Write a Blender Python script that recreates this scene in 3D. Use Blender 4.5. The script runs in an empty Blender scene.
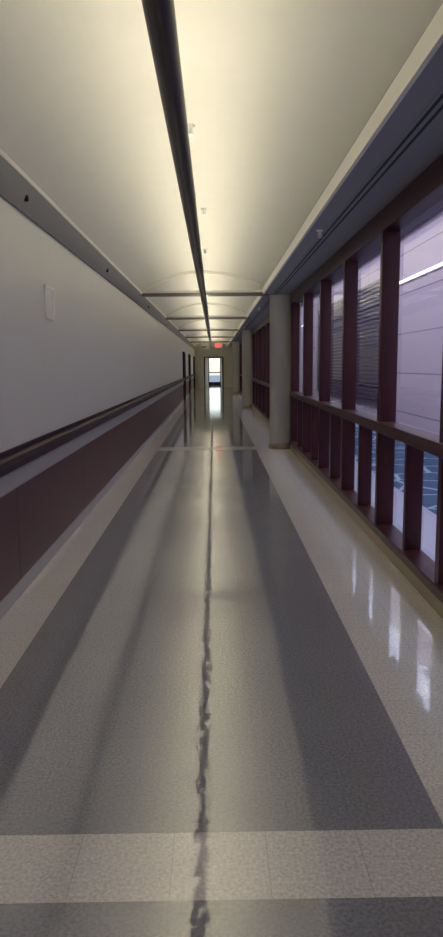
import bpy, bmesh, math
from mathutils import Matrix, Vector

scene = bpy.context.scene
scene.view_settings.view_transform = 'Standard'
scene.view_settings.look = 'None'
scene.view_settings.gamma = 1.1

# ------------------------------------------------------------ helpers
def new_mat(name):
    m = bpy.data.materials.new(name); m.use_nodes = True
    nt = m.node_tree
    return m, nt, nt.nodes['Principled BSDF']

def simple(name, col, rough=0.6, spec=0.5, noise=0.0, nscale=20.0, bump=0.0, metallic=0.0, coat=0.0):
    m, nt, b = new_mat(name)
    b.inputs['Base Color'].default_value = (*col, 1)
    b.inputs['Roughness'].default_value = rough
    b.inputs['Specular IOR Level'].default_value = spec
    b.inputs['Metallic'].default_value = metallic
    b.inputs['Coat Weight'].default_value = coat
    if noise > 0 or bump > 0:
        tc = nt.nodes.new('ShaderNodeTexCoord')
        n = nt.nodes.new('ShaderNodeTexNoise'); n.inputs['Scale'].default_value = nscale
        n.inputs['Detail'].default_value = 4
        nt.links.new(tc.outputs['Object'], n.inputs['Vector'])
        if noise > 0:
            r = nt.nodes.new('ShaderNodeMapRange')
            r.inputs['To Min'].default_value = 1 - noise; r.inputs['To Max'].default_value = 1 + noise
            nt.links.new(n.outputs['Fac'], r.inputs['Value'])
            v = nt.nodes.new('ShaderNodeVectorMath'); v.operation = 'SCALE'
            v.inputs[0].default_value = col
            nt.links.new(r.outputs[0], v.inputs['Scale'])
            nt.links.new(v.outputs[0], b.inputs['Base Color'])
        if bump > 0:
            bp = nt.nodes.new('ShaderNodeBump'); bp.inputs['Strength'].default_value = bump
            bp.inputs['Distance'].default_value = 0.01
            nt.links.new(n.outputs['Fac'], bp.inputs['Height'])
            nt.links.new(bp.outputs[0], b.inputs['Normal'])
    return m

def emis(name, col, s):
    m, nt, b = new_mat(name)
    b.inputs['Base Color'].default_value = (*col, 1)
    b.inputs['Emission Color'].default_value = (*col, 1)
    b.inputs['Emission Strength'].default_value = s
    return m

def add_box(bm, x0, x1, y0, y1, z0, z1, mi=0):
    vs = [bm.verts.new(p) for p in ((x0,y0,z0),(x1,y0,z0),(x1,y1,z0),(x0,y1,z0),(x0,y0,z1),(x1,y0,z1),(x1,y1,z1),(x0,y1,z1))]
    for f in ((0,3,2,1),(4,5,6,7),(0,1,5,4),(1,2,6,5),(2,3,7,6),(3,0,4,7)):
        fc = bm.faces.new([vs[i] for i in f]); fc.material_index = mi

def mk(name, bm, mats, parent=None, smooth=False, bevel=0):
    me = bpy.data.meshes.new(name)
    bmesh.ops.recalc_face_normals(bm, faces=bm.faces)
    bm.to_mesh(me); bm.free()
    for m in (mats if isinstance(mats, (list, tuple)) else [mats]): me.materials.append(m)
    if smooth:
        for p in me.polygons: p.use_smooth = True
    o = bpy.data.objects.new(name, me); scene.collection.objects.link(o)
    if parent: o.parent = parent
    if bevel:
        bv = o.modifiers.new('bevel', 'BEVEL'); bv.width = bevel; bv.segments = 2; bv.limit_method = 'ANGLE'
    return o

def boxobj(name, dims, mat, parent=None, bevel=0):
    bm = bmesh.new()
    if not isinstance(dims, list): dims = [dims]
    for d in dims: add_box(bm, *d)
    return mk(name, bm, mat, parent, bevel=bevel)

def empty(name, loc=(0,0,0)):
    o = bpy.data.objects.new(name, None); scene.collection.objects.link(o)
    o.empty_display_size = .2
    return o

def extrude_y(name, prof, spans, mat, parent=None, smooth=False):
    """extrude a closed x/z profile along one or several y spans (one mesh)"""
    bm = bmesh.new()
    n = len(prof)
    for (y0, y1) in spans:
        rings = [[bm.verts.new((p[0], y, p[1])) for p in prof] for y in (y0, y1)]
        for i in range(n):
            j = (i + 1) % n
            bm.faces.new((rings[0][i], rings[0][j], rings[1][j], rings[1][i]))
        bm.faces.new(rings[0]); bm.faces.new(rings[1])
    return mk(name, bm, mat, parent, smooth)

def lathe(bm, cx, cy, prof, seg=40, mi=0):
    rings = []
    for r, z in prof:
        rings.append([bm.verts.new((cx + r*math.cos(2*math.pi*i/seg), cy + r*math.sin(2*math.pi*i/seg), z)) for i in range(seg)])
    for a, b in zip(rings[:-1], rings[1:]):
        for i in range(seg):
            f = bm.faces.new((a[i], a[(i+1)%seg], b[(i+1)%seg], b[i])); f.material_index = mi
            f.smooth = True
    for ring in (rings[0], rings[-1]):
        f = bm.faces.new(ring); f.material_index = mi

# ------------------------------------------------------------ dimensions
H = 1.56
XL, XR = -1.37, 1.44
Y0, Y1 = -2.6, 50.0
ZS = 2.82
TILE = 0.305
DOORS_L = (31.0, 38.0, 46.6)
SPANS = [(Y0, 30.92), (32.08, 37.92), (39.08, 46.5), (47.7, 49.9)]

# ------------------------------------------------------------ materials
fm, nt, b = new_mat('vinyl_tile_floor')
N, L = nt.nodes, nt.links
def math_(op, a, b_=None, clamp=False):
    n = N.new('ShaderNodeMath'); n.operation = op; n.use_clamp = clamp
    for i, v in enumerate((a, b_)):
        if v is None: continue
        if isinstance(v, (int, float)): n.inputs[i].default_value = v
        else: L.new(v, n.inputs[i])
    return n.outputs[0]
tc = N.new('ShaderNodeTexCoord')
sep = N.new('ShaderNodeSeparateXYZ'); L.new(tc.outputs['Object'], sep.inputs[0])
X, Y = sep.outputs[0], sep.outputs[1]
def between(v, a, c):
    return math_('MULTIPLY', math_('GREATER_THAN', v, a), math_('LESS_THAN', v, c))
center = between(X, -1.065, 0.765)
st = math_('MAXIMUM', between(Y, 1.855, 2.16), between(Y, 12.88, 13.49))
st = math_('MAXIMUM', st, between(Y, 25.8, 26.4))
grey = math_('MULTIPLY', center, math_('SUBTRACT', 1.0, st))
tx = math_('DIVIDE', math_('ADD', X, 1.065 + 30.5), TILE)
ty = math_('DIVIDE', math_('ADD', Y, -1.855 + 30.5), TILE)
fx, fy = math_('FRACT', tx), math_('FRACT', ty)
def seam(f):
    d = math_('ABSOLUTE', math_('SUBTRACT', f, 0.5))
    return math_('GREATER_THAN', d, 0.4965)
sm = math_('MAXIMUM', seam(fx), seam(fy))
comb = N.new('ShaderNodeCombineXYZ')
L.new(math_('FLOOR', tx), comb.inputs[0]); L.new(math_('FLOOR', ty), comb.inputs[1])
wn = N.new('ShaderNodeTexWhiteNoise'); wn.noise_dimensions = '3D'; L.new(comb.outputs[0], wn.inputs['Vector'])
mixc = N.new('ShaderNodeMix'); mixc.data_type = 'RGBA'
mixc.inputs[6].default_value = (0.70, 0.67, 0.61, 1)
mixc.inputs[7].default_value = (0.25, 0.252, 0.27, 1)
L.new(grey, mixc.inputs[0])
n1 = N.new('ShaderNodeTexNoise'); n1.inputs['Scale'].default_value = 85; n1.inputs['Detail'].default_value = 3
L.new(tc.outputs['Object'], n1.inputs['Vector'])
sp = N.new('ShaderNodeMapRange'); sp.inputs['From Min'].default_value = .32; sp.inputs['From Max'].default_value = .68
sp.inputs['To Min'].default_value = .74; sp.inputs['To Max'].default_value = 1.24
L.new(n1.outputs['Fac'], sp.inputs['Value'])
tv = N.new('ShaderNodeMapRange'); tv.inputs['To Min'].default_value = .98; tv.inputs['To Max'].default_value = 1.02
L.new(wn.outputs['Value'], tv.inputs['Value'])
fac = math_('MULTIPLY', sp.outputs[0], tv.outputs[0])
sst = math_('SUBTRACT', .45, math_('MULTIPLY', grey, .33))
fac = math_('MULTIPLY', fac, math_('SUBTRACT', 1.0, math_('MULTIPLY', sm, sst)))
vs = N.new('ShaderNodeVectorMath'); vs.operation = 'SCALE'
L.new(mixc.outputs[2], vs.inputs[0]); L.new(fac, vs.inputs['Scale'])
L.new(vs.outputs[0], b.inputs['Base Color'])
b.inputs['Roughness'].default_value = 0.055
b.inputs['IOR'].default_value = 2.0
b.inputs['Specular IOR Level'].default_value = 1.0
n2 = N.new('ShaderNodeTexNoise'); n2.inputs['Scale'].default_value = 15.0; n2.inputs['Detail'].default_value = 1.5
L.new(tc.outputs['Object'], n2.inputs['Vector'])
bp = N.new('ShaderNodeBump'); bp.inputs['Strength'].default_value = .3; bp.inputs['Distance'].default_value = .003
L.new(n2.outputs['Fac'], bp.inputs['Height']); L.new(bp.outputs[0], b.inputs['Normal'])

wm, nt, b = new_mat('grey_vinyl_wall')
N, L = nt.nodes, nt.links
tc = N.new('ShaderNodeTexCoord')
sep = N.new('ShaderNodeSeparateXYZ'); L.new(tc.outputs['Object'], sep.inputs[0])
f = math_('FRACT', math_('DIVIDE', math_('ADD', sep.outputs[1], 50.4), 1.22))
s = math_('LESS_THAN', f, 0.006)
n1 = N.new('ShaderNodeTexNoise'); n1.inputs['Scale'].default_value = 60
L.new(tc.outputs['Object'], n1.inputs['Vector'])
v = math_('ADD', math_('MULTIPLY', n1.outputs['Fac'], .08), .96)
v = math_('MULTIPLY', v, math_('SUBTRACT', 1.0, math_('MULTIPLY', s, .18)))
vs = N.new('ShaderNodeVectorMath'); vs.operation = 'SCALE'; vs.inputs[0].default_value = (.59, .60, .58)
L.new(v, vs.inputs['Scale']); L.new(vs.outputs[0], b.inputs['Base Color'])
b.inputs['Roughness'].default_value = .33

M_ceil = simple('vault_plaster', (.74, .735, .69), .8, .3, .03, 5)
M_soffit = simple('soffit_paint', (.25, .26, .30), .6, .4, .03, 8)
M_cornice = simple('cornice_grey', (.22, .22, .23), .6, .4)
M_lip = simple('cream_trim', (.85, .83, .76), .5)
M_redwood = simple('mahogany_frame', (.044, .008, .010), .38, .3, .25, 30)
M_wains = simple('mahogany_wainscot', (.066, .016, .017), .42, .35, .2, 12)
M_rail = simple('dark_handrail', (.026, .006, .012), .5, .2, .15, 20)
M_band = simple('grey_crash_rail', (.34, .34, .34), .5)
M_base = simple('vinyl_base', (.32, .31, .30), .5)
M_col = simple('column_paint', (.64, .62, .55), .55, .4, .03, 9)
M_colbase = simple('column_base', (.33, .26, .16), .4)
M_dark = simple('dark_bronze', (.016, .007, .009), .3, .22)
M_black = simple('slot_black', (.01, .01, .012), .7)
M_white = simple('white_enamel', (.78, .78, .76), .4)
M_beam = simple('beam_grey', (.14, .135, .14), .5)
M_lamp = emis('warm_lamp', (1.0, .89, .63), 20.0)

# ------------------------------------------------------------ shell
bm = bmesh.new(); add_box(bm, XL-.1, XR+.2, Y0, Y1+6, -.1, 0)
mk('floor', bm, fm)
boxobj('wall_left', (XL-.12, XL, Y0, Y1, 0, 3.4), wm)
boxobj('wall_back', (XL-.1, XR+.2, Y0-.1, Y0, 0, 3.4), wm)
bm = bmesh.new()
for (a, c) in SPANS:
    y = a
    while y < c - .01:
        add_box(bm, XL+.001, XL+.012, y+.003, min(y+2.44, c)-.003, .10, .744); y += 2.44
mk('trim_wainscot_left', bm, M_wains)
extrude_y('baseboard_left', [(XL,0),(XL+.022,0),(XL+.016,.02),(XL+.012,.095),(XL,.10)], SPANS, M_base)
hr = empty('handrail')
prof = [(XL+.03,.905),(XL+.075,.900),(XL+.092,.915),(XL+.095,.95),(XL+.088,.985),(XL+.070,1.0),(XL+.045,1.0),(XL+.03,.99)]
extrude_y('rail', prof, SPANS, M_rail, hr)
extrude_y('rail_back_plate', [(XL+.001,.892),(XL+.02,.892),(XL+.02,1.02),(XL+.001,1.02)], SPANS, M_rail, hr)
bm = bmesh.new()
for (a, c) in SPANS:
    y = a + .3
    while y < c - .1:
        add_box(bm, XL+.015, XL+.05, y, y+.05, .92, .98); y += 1.2
mk('brackets', bm, M_rail, hr)
extrude_y('trim_crash_rail', [(XL,.747),(XL+.022,.75),(XL+.034,.77),(XL+.034,.865),(XL+.022,.885),(XL,.89)], SPANS, M_band)

FULL = [(Y0, Y1)]
extrude_y('trim_cornice_left', [(XL,2.66),(XL+.015,2.655),(XL+.085,2.83),(XL+.085,2.835),(XL,2.835)], FULL, M_cornice)
extrude_y('trim_lip_left', [(XL,2.835),(XL+.095,2.835),(XL+.095,2.87),(XL,2.89)], FULL, M_lip)

# vault
XC, ZP = -.20, 3.24
def vz(x):
    if x < XC: return ZP - .37*((XC-x)/1.17)**2
    return ZP - .26*((x-XC)/1.11)**2
xs = [XL + .02 + (0.93 - XL - .02)*i/28 for i in range(29)]
prof = [(x, vz(x)) for x in xs] + [(0.93, 3.4), (XL+.02, 3.4)]
extrude_y('ceiling', prof, FULL, M_ceil)
boxobj('ceiling_soffit_right', (.92, XR+.18, Y0, Y1, ZS, 3.38), M_soffit)
boxobj('trim_lip_right', (.895, .92, Y0, Y1, ZS-.004, 2.93), M_lip)
sd = empty('linear_slot_diffuser')
bm = bmesh.new()
add_box(bm, 1.085, 1.108, Y0, 46, ZS-.006, ZS); add_box(bm, 1.132, 1.155, Y0, 46, ZS-.006, ZS)
mk('slots', bm, M_black, sd)
bm = bmesh.new()
for a in (1.072, 1.108, 1.155):
    add_box(bm, a, a+(.024 if a == 1.108 else .013), Y0, 46, ZS-.009, ZS)
mk('slot_frame', bm, M_soffit, sd)

for i, yb in enumerate((13.0, 19.5, 26.0, 32.5, 39.0)):
    e = empty('cross_beam')
    boxobj('flange', (XL+.01, 1.0, yb-.09, yb+.09, 2.80, 2.85), M_beam, e)
    boxobj('web', (XL+.09, .90, yb-.02, yb+.02, 2.85, 2.90), M_lip, e)
    bm = bmesh.new()
    ya, yc = yb-.05, yb+.05
    r = []
    for x in xs:
        if x < XL + .08 or x > .9: continue
        r.append([bm.verts.new(p) for p in ((x,ya,vz(x)-.05),(x,yc,vz(x)-.05),(x,yc,vz(x)+.01),(x,ya,vz(x)+.01))])
    for a, c in zip(r[:-1], r[1:]):
        for k in range(4): bm.faces.new((a[k], a[(k+1)%4], c[(k+1)%4], c[k]))
    bm.faces.new(r[0]); bm.faces.new(r[-1])
    mk('arched_rib', bm, M_lip, e)

# ------------------------------------------------------------ linear uplight
lf = empty('linear_pendant_light')
cx, cz, R = -.160, 2.66, .048
prof = []
for i in range(17):
    a = math.pi + math.pi*i/16
    prof.append((cx + R*math.cos(a), cz + R*1.0*math.sin(a)))
prof += [(cx+R, cz+.02), (cx+R-.006, cz+.02), (cx+R-.006, cz+.008), (cx-R+.006, cz+.008), (cx-R+.006, cz+.02), (cx-R, cz+.02)]
extrude_y('housing', prof, [(Y0, 49.5)], M_dark, lf)
bm = bmesh.new(); y = Y0+.1
while y < 48.3:
    add_box(bm, cx-.036, cx+.036, y, y+1.12, cz+.010, cz+.019); y += 1.22
mk('lamp_tubes', bm, M_lamp, lf)
bm = bmesh.new(); y = Y0 + .04
while y < 49:
    add_box(bm, cx-.003, cx+.003, y, y+.006, cz+.005, vz(cx)+.005); y += 2.44
mk('hangers', bm, M_white, lf)

def sprinkler(x, y, z, s=1.0):
    bm = bmesh.new()
    lathe(bm, x, y, [(.035*s, z), (.035*s, z-.008*s), (.012*s, z-.014*s), (.010*s, z-.05*s), (.006*s, z-.055*s)], 16)
    lathe(bm, x, y, [(.024*s, z-.062*s), (.024*s, z-.066*s)], 16)
    add_box(bm, x-.018*s, x-.013*s, y-.004, y+.004, z-.066*s, z-.02*s)
    add_box(bm, x+.013*s, x+.018*s, y-.004, y+.004, z-.066*s, z-.02*s)
    add_box(bm, x-.018*s, x+.018*s, y-.004, y+.004, z-.030*s, z-.024*s)
    mk('sprinkler_head', bm, M_white)
for x, y in ((-.15, 5.25), (-.09, 7.9), (-.11, 10.6), (-.1, 16.5), (-.1, 21)): sprinkler(x, y, vz(x)-.001, 1.0)
for y in (6.9, 16, 24): sprinkler(1.02, y, ZS-.001, 1.0)
for y in (5.2, 9.0, 14.5):
    bm = bmesh.new()
    lathe(bm, XL+.05, y, [(.022, 2.76), (.022, 2.728), (.016, 2.722), (.006, 2.719)], 20)
    mk('smoke_detector', bm, M_dark)

sp_ = empty('wall_speaker')
boxobj('frame', [(XL, XL+.02, 5.82, 5.84, 1.95, 2.22), (XL, XL+.02, 6.08, 6.10, 1.95, 2.22), (XL, XL+.02, 5.84, 6.08, 1.95, 1.975), (XL, XL+.02, 5.84, 6.08, 2.195, 2.22)], M_white, sp_)
bm = bmesh.new()
add_box(bm, XL, XL+.010, 5.84, 6.08, 1.975, 2.195)
for i in range(10): add_box(bm, XL+.010, XL+.016, 5.85, 6.07, 1.984+i*.021, 1.995+i*.021)
mk('grille', bm, M_white, sp_)

# ------------------------------------------------------------ columns
for yc in (13.15, 26.15, 39.15):
    bm = bmesh.new()
    lathe(bm, 1.235, yc, [(.215, 0.0), (.215, .085), (.205, .10), (.195, .10)], 48, 1)
    lathe(bm, 1.235, yc, [(.198, .10), (.198, 2.80), (.203, 2.80), (.203, ZS)], 48, 0)
    mk('round_column', bm, [M_col, M_colbase])

# ------------------------------------------------------------ windows
gm = bpy.data.materials.new('window_glass'); gm.use_nodes = True
nt = gm.node_tree; nt.nodes.clear(); N, L = nt.nodes, nt.links
out = N.new('ShaderNodeOutputMaterial'); mx = N.new('ShaderNodeMixShader')
tr = N.new('ShaderNodeBsdfTransparent'); gl = N.new('ShaderNodeBsdfGlossy'); lw = N.new('ShaderNodeLayerWeight')
lw.inputs['Blend'].default_value = .5
tr.inputs[0].default_value = (.88, .88, .92, 1); gl.inputs['Roughness'].default_value = .01
p5 = math_('ADD', math_('MULTIPLY', math_('POWER', lw.outputs['Facing'], 5.0), .9), .06)
L.new(p5, mx.inputs[0]); L.new(tr.outputs[0], mx.inputs[1]); L.new(gl.outputs[0], mx.inputs[2])
L.new(mx.outputs[0], out.inputs[0])

def glass(name, x, panes, parent, axis='x'):
    bm = bmesh.new()
    for (a, c, z0, z1) in panes:
        if axis == 'x': ps = ((x,a,z0),(x,c,z0),(x,c,z1),(x,a,z1))
        else: ps = ((a,x,z0),(c,x,z0),(c,x,z1),(a,x,z1))
        bm.faces.new([bm.verts.new(p) for p in ps])
    return mk(name, bm, gm, parent)

def window(idx, ya, yb, mulls):
    e = empty('window_%d' % idx)
    bm = bmesh.new()
    xf, xb = 1.40, 1.55
    add_box(bm, xf, xb, ya, yb, 2.64, ZS)
    add_box(bm, xf-.015, xb, ya, yb, .98, 1.07)
    add_box(bm, xf-.02, xb, ya, yb, .10, .17)
    for m in mulls:
        add_box(bm, xf+.002, xb-.002, m-.042, m+.042, .17, 2.64)
    for a, c in zip(mulls[:-1], mulls[1:]):
        h = (a+c)/2
        add_box(bm, xf+.02, xb-.004, h-.035, h+.035, .17, .98)
    mk('frame', bm, M_redwood, e, bevel=.006)
    boxobj('base_curb', (xf-.01, xb, ya, yb, 0, .10), M_colbase, e)
    glass('glass', 1.49, [(ya, yb, .17, .98), (ya, yb, 1.07, 2.64)], e)
sp = 1.7
m1 = [12.8 - sp*i for i in range(9, -1, -1)]; m1[-1] = 12.83
window(1, Y0, 12.87, m1)
m2 = [13.55] + [13.7 + sp*i for i in range(1, 7)] + [25.75]
window(2, 13.5, 25.8, m2)
m3 = [26.55] + [26.7 + sp*i for i in range(1, 7)] + [38.75]
window(3, 26.5, 38.8, m3)
boxobj('wall_right', [(1.43, 1.58, 12.87, 13.5, 0, ZS), (1.43, 1.58, 25.8, 26.5, 0, ZS), (1.43, 1.58, 38.8, Y1, 0, ZS)], M_col)
extrude_y('handrail', [(1.43,.90),(1.36,.905),(1.345,.95),(1.36,1.0),(1.43,1.0)], [(39.6, 46)], M_rail)

# ------------------------------------------------------------ doors left far
def side_door(idx, yd):
    e = empty('door_%d' % idx)
    boxobj('jamb', [(XL, XL+.09, yd-.06, yd, 0, 2.16), (XL, XL+.09, yd+1.0, yd+1.06, 0, 2.16), (XL, XL+.09, yd-.06, yd+1.06, 2.10, 2.16)], M_redwood, e)
    boxobj('leaf', (XL, XL+.04, yd, yd+1.0, 0.01, 2.10), M_wains, e)
    bm = bmesh.new(); add_box(bm, XL+.04, XL+.10, yd+.08, yd+.11, .98, 1.01); add_box(bm, XL+.085, XL+.10, yd+.08, yd+.20, .98, 1.01)
    mk('lever', bm, M_white, e)
for i, yd in enumerate(DOORS_L): side_door(i+1, yd)

# ------------------------------------------------------------ end wall
boxobj('wall_end', [(XL, -.72, Y1, Y1+.15, 0, 3.4), (.68, XR+.1, Y1, Y1+.15, 0, 3.4), (-.72, .68, Y1, Y1+.15, 2.15, 3.4)], M_col)
e = empty('door_4')
boxobj('frame', [(-.72, -.66, Y1-.02, Y1+.17, 0, 2.15), (.62, .68, Y1-.02, Y1+.17, 0, 2.15), (-.66, .62, Y1-.02, Y1+.17, 2.09, 2.15)], M_redwood, e)
boxobj('open_leaf_a', (-.66, -.615, Y1+.17, Y1+.97, .01, 2.08), M_wains, e)
boxobj('open_leaf_b', (.575, .62, Y1+.17, Y1+.97, .01, 2.08), M_wains, e)
boxobj('wall_vestibule', [(-1.2, -1.1, Y1+.15, 56, 0, 2.7), (1.1, 1.2, Y1+.15, 56, 0, 2.7), (-1.2, 1.2, Y1+.15, 56, 2.6, 2.7),
       (-1.1, -.45, 55.9, 56, 0, 2.6), (.55, 1.1, 55.9, 56, 0, 2.6), (-.45, .55, 55.9, 56, 2.2, 2.6)], M_col)
e = empty('door_5')
boxobj('frame', [(-.45, -.38, 55.88, 56.0, 0, 2.2), (.48, .55, 55.88, 56.0, 0, 2.2), (-.38, .48, 55.88, 56, 2.1, 2.2), (-.38, .48, 55.9, 55.98, 0, .25), (-.38, .48, 55.9, 55.98, .95, 1.02)], M_dark, e)
glass('glass', 55.93, [(-.38, .48, .25, 2.1)], e, 'y')
e = empty('vestibule_fill_panel')  # glowing panel added to brighten the far end, no known fitting here
boxobj('fill_panel_frame', [(-.34, .34, 52.0, 54.0, 2.57, 2.60)], M_white, e)
boxobj('fill_panel_face', [(-.30, .30, 52.04, 53.96, 2.56, 2.57)], emis('fill_panel_glow', (.9, .95, 1.0), 8.0), e)
boxobj('ground_outside', (-30, 30, 56.01, 110, -.2, -.02), simple('paving', (.4,.42,.42), .8))

e = empty('exit_sign')
boxobj('housing', (.06, .40, 33.0, 33.06, 2.36, 2.58), M_white, e)
boxobj('canopy_stem', (.22, .24, 33.02, 33.04, 2.58, vz(.23)+.005), M_white, e)
M_red = emis('exit_red', (1, .06, .03), 2.0)
bm = bmesh.new()
def letter(x, segs):
    for (a, b2, c, d) in segs: add_box(bm, x+a*.055, x+b2*.055, 32.99, 33.0, 2.40+c*.14, 2.40+d*.14)
letter(.085, [(0,.25,0,1),(0,1,0,.15),(0,1,.43,.57),(0,1,.85,1)])
bmx = .16
for sgn in (0, 1):
    vs_ = [(bmx+(0 if sgn==0 else .05), 2.40), (bmx+(.014 if sgn==0 else .064), 2.40), (bmx+(.064 if sgn==0 else .014), 2.54), (bmx+(.05 if sgn==0 else 0), 2.54)]
    f_ = [bm.verts.new((p[0], 32.99+.001*sgn, p[1])) for p in vs_]; bm.faces.new(f_)
letter(.24, [(.35,.65,0,1)])
letter(.305, [(.35,.65,0,1),(0,1,.85,1)])
mk('letters', bm, M_red, e)
e = empty('hanging_sign')
boxobj('panel', (-.65, -.29, 36.0, 36.03, 2.38, 2.60), M_white, e)
boxobj('stems', [(-.60, -.585, 36.0, 36.02, 2.60, vz(-.59)+.005), (-.36, -.345, 36.0, 36.02, 2.60, vz(-.35)+.005)], M_white, e)
boxobj('lettering', [(-.62, -.32, 35.995, 36.0, 2.50, 2.53), (-.62, -.40, 35.995, 36.0, 2.44, 2.47)], M_black, e)

# ------------------------------------------------------------ atrium beyond glass
am, nt, b = new_mat('lilac_panels')
N, L = nt.nodes, nt.links
tc = N.new('ShaderNodeTexCoord'); sep = N.new('ShaderNodeSeparateXYZ'); L.new(tc.outputs['Object'], sep.inputs[0])
f1 = math_('LESS_THAN', math_('FRACT', math_('DIVIDE', math_('ADD', sep.outputs[2], .25), .80)), .03)
f2 = math_('LESS_THAN', math_('FRACT', math_('DIVIDE', sep.outputs[1], 3.0)), .01)
s = math_('MAXIMUM', f1, f2)
mixc = N.new('ShaderNodeMix'); mixc.data_type = 'RGBA'
mixc.inputs[6].default_value = (.60, .47, .50, 1); mixc.inputs[7].default_value = (.25, .16, .22, 1)
L.new(s, mixc.inputs[0]); L.new(mixc.outputs[2], b.inputs['Base Color']); b.inputs['Roughness'].default_value = .6
cm, nt, b = new_mat('blue_carpet')
N, L = nt.nodes, nt.links
tc = N.new('ShaderNodeTexCoord')
mp = N.new('ShaderNodeMapping'); mp.inputs['Rotation'].default_value = (0, 0, .6); L.new(tc.outputs['Object'], mp.inputs[0])
vo = N.new('ShaderNodeTexVoronoi'); vo.feature = 'DISTANCE_TO_EDGE'; vo.inputs['Scale'].default_value = 1.3
L.new(mp.outputs[0], vo.inputs['Vector'])
ln = math_('LESS_THAN', vo.outputs['Distance'], .03)
mixc = N.new('ShaderNodeMix'); mixc.data_type = 'RGBA'
mixc.inputs[6].default_value = (.015, .06, .13, 1); mixc.inputs[7].default_value = (.30, .38, .48, 1)
L.new(ln, mixc.inputs[0]); L.new(mixc.outputs[2], b.inputs['Base Color']); b.inputs['Roughness'].default_value = .9
AX, AZ = 3.9, 4.1
boxobj('floor_atrium', (XR+.2, 2.3, Y0, 56, -.1, -.005), simple('pale_atrium_floor', (.42,.42,.52), .3))
boxobj('floor_carpet', (2.3, AX, Y0, 56, -.1, 0.0), cm)
boxobj('wall_atrium', [(AX, AX+.1, Y0, 56, -.1, AZ)], am)
boxobj('wall_atrium_end', [(1.65, AX+.1, 56, 56.1, -.1, AZ), (1.65, AX+.1, Y0-.1, Y0, -.1, AZ)], am)
boxobj('wall_atrium_upper', (1.62, 1.64, Y0, 56, 3.38, AZ), am)
boxobj('ceiling_atrium', (1.6, AX+.1, Y0, 56, AZ, AZ+.1), simple('dark_ceiling', (.06,.05,.08), .7))
bm = bmesh.new()
add_box(bm, AX-.10, AX-.02, 16.2, 16.3, .6, 3.5); add_box(bm, AX-.10, AX-.02, 25.9, 26, .6, 3.5)
for i in range(29):
    z = .62 + i*.1
    add_box(bm, AX-.09, AX-.03, 16.3, 25.9, z, z+.06)
mk('louvred_screen', bm, simple('louvre_dark', (.05,.03,.06), .5))
M_cool = emis('cool_strip', (.92, .88, 1.0), 3.0)
e = empty('strip_light')
bm = bmesh.new(); bm2 = bmesh.new(); y = Y0+.6
while y < 54:
    if not (15 < y < 26):
        add_box(bm, AX-.08, AX-.05, y, y+2.4, 3.18, 3.22)
        add_box(bm2, AX-.05, AX-.001, y, y+2.4, 3.17, 3.23)
    y += 2.5
mk('diffuser', bm, M_cool, e); mk('housing', bm2, M_white, e)
for y in (2, 11, 20, 31, 43):
    for (xl, sx, en) in ((1.86, .38, 165), (3.50, .7, 38)):  # added lamps: inner row brightens the lilac wall, outer row adds blue floor glare
        ld = bpy.data.lights.new('atrium_fill_light', 'AREA'); ld.shape = 'RECTANGLE'; ld.size = sx; ld.size_y = 8.95
        ld.energy = en; ld.color = (.63, .71, 1.0)
        lo = bpy.data.objects.new('atrium_fill_light', ld); lo.location = (xl, y, AZ-.04); scene.collection.objects.link(lo)

# ------------------------------------------------------------ world
w = bpy.data.worlds.new('World'); scene.world = w; w.use_nodes = True
nt = w.node_tree; bg = nt.nodes['Background']
sky = nt.nodes.new('ShaderNodeTexSky'); sky.sky_type = 'NISHITA'
sky.sun_elevation = math.radians(35); sky.sun_rotation = math.radians(200); sky.sun_disc = False
nt.links.new(sky.outputs[0], bg.inputs[0]); bg.inputs[1].default_value = .35

# ------------------------------------------------------------ camera
cd = bpy.data.cameras.new('camera'); cam = bpy.data.objects.new('camera', cd); scene.collection.objects.link(cam)
cd.sensor_fit = 'VERTICAL'; cd.sensor_height = 36; cd.lens = 36*700/937; cd.clip_end = 300
M = Matrix.Translation((0,0,H)) @ Matrix.Rotation(math.radians(-.53), 4, 'Z') @ Matrix.Rotation(math.radians(90-8.4), 4, 'X') @ Matrix.Rotation(math.radians(-.55), 4, 'Z')
cam.matrix_world = M
scene.camera = cam
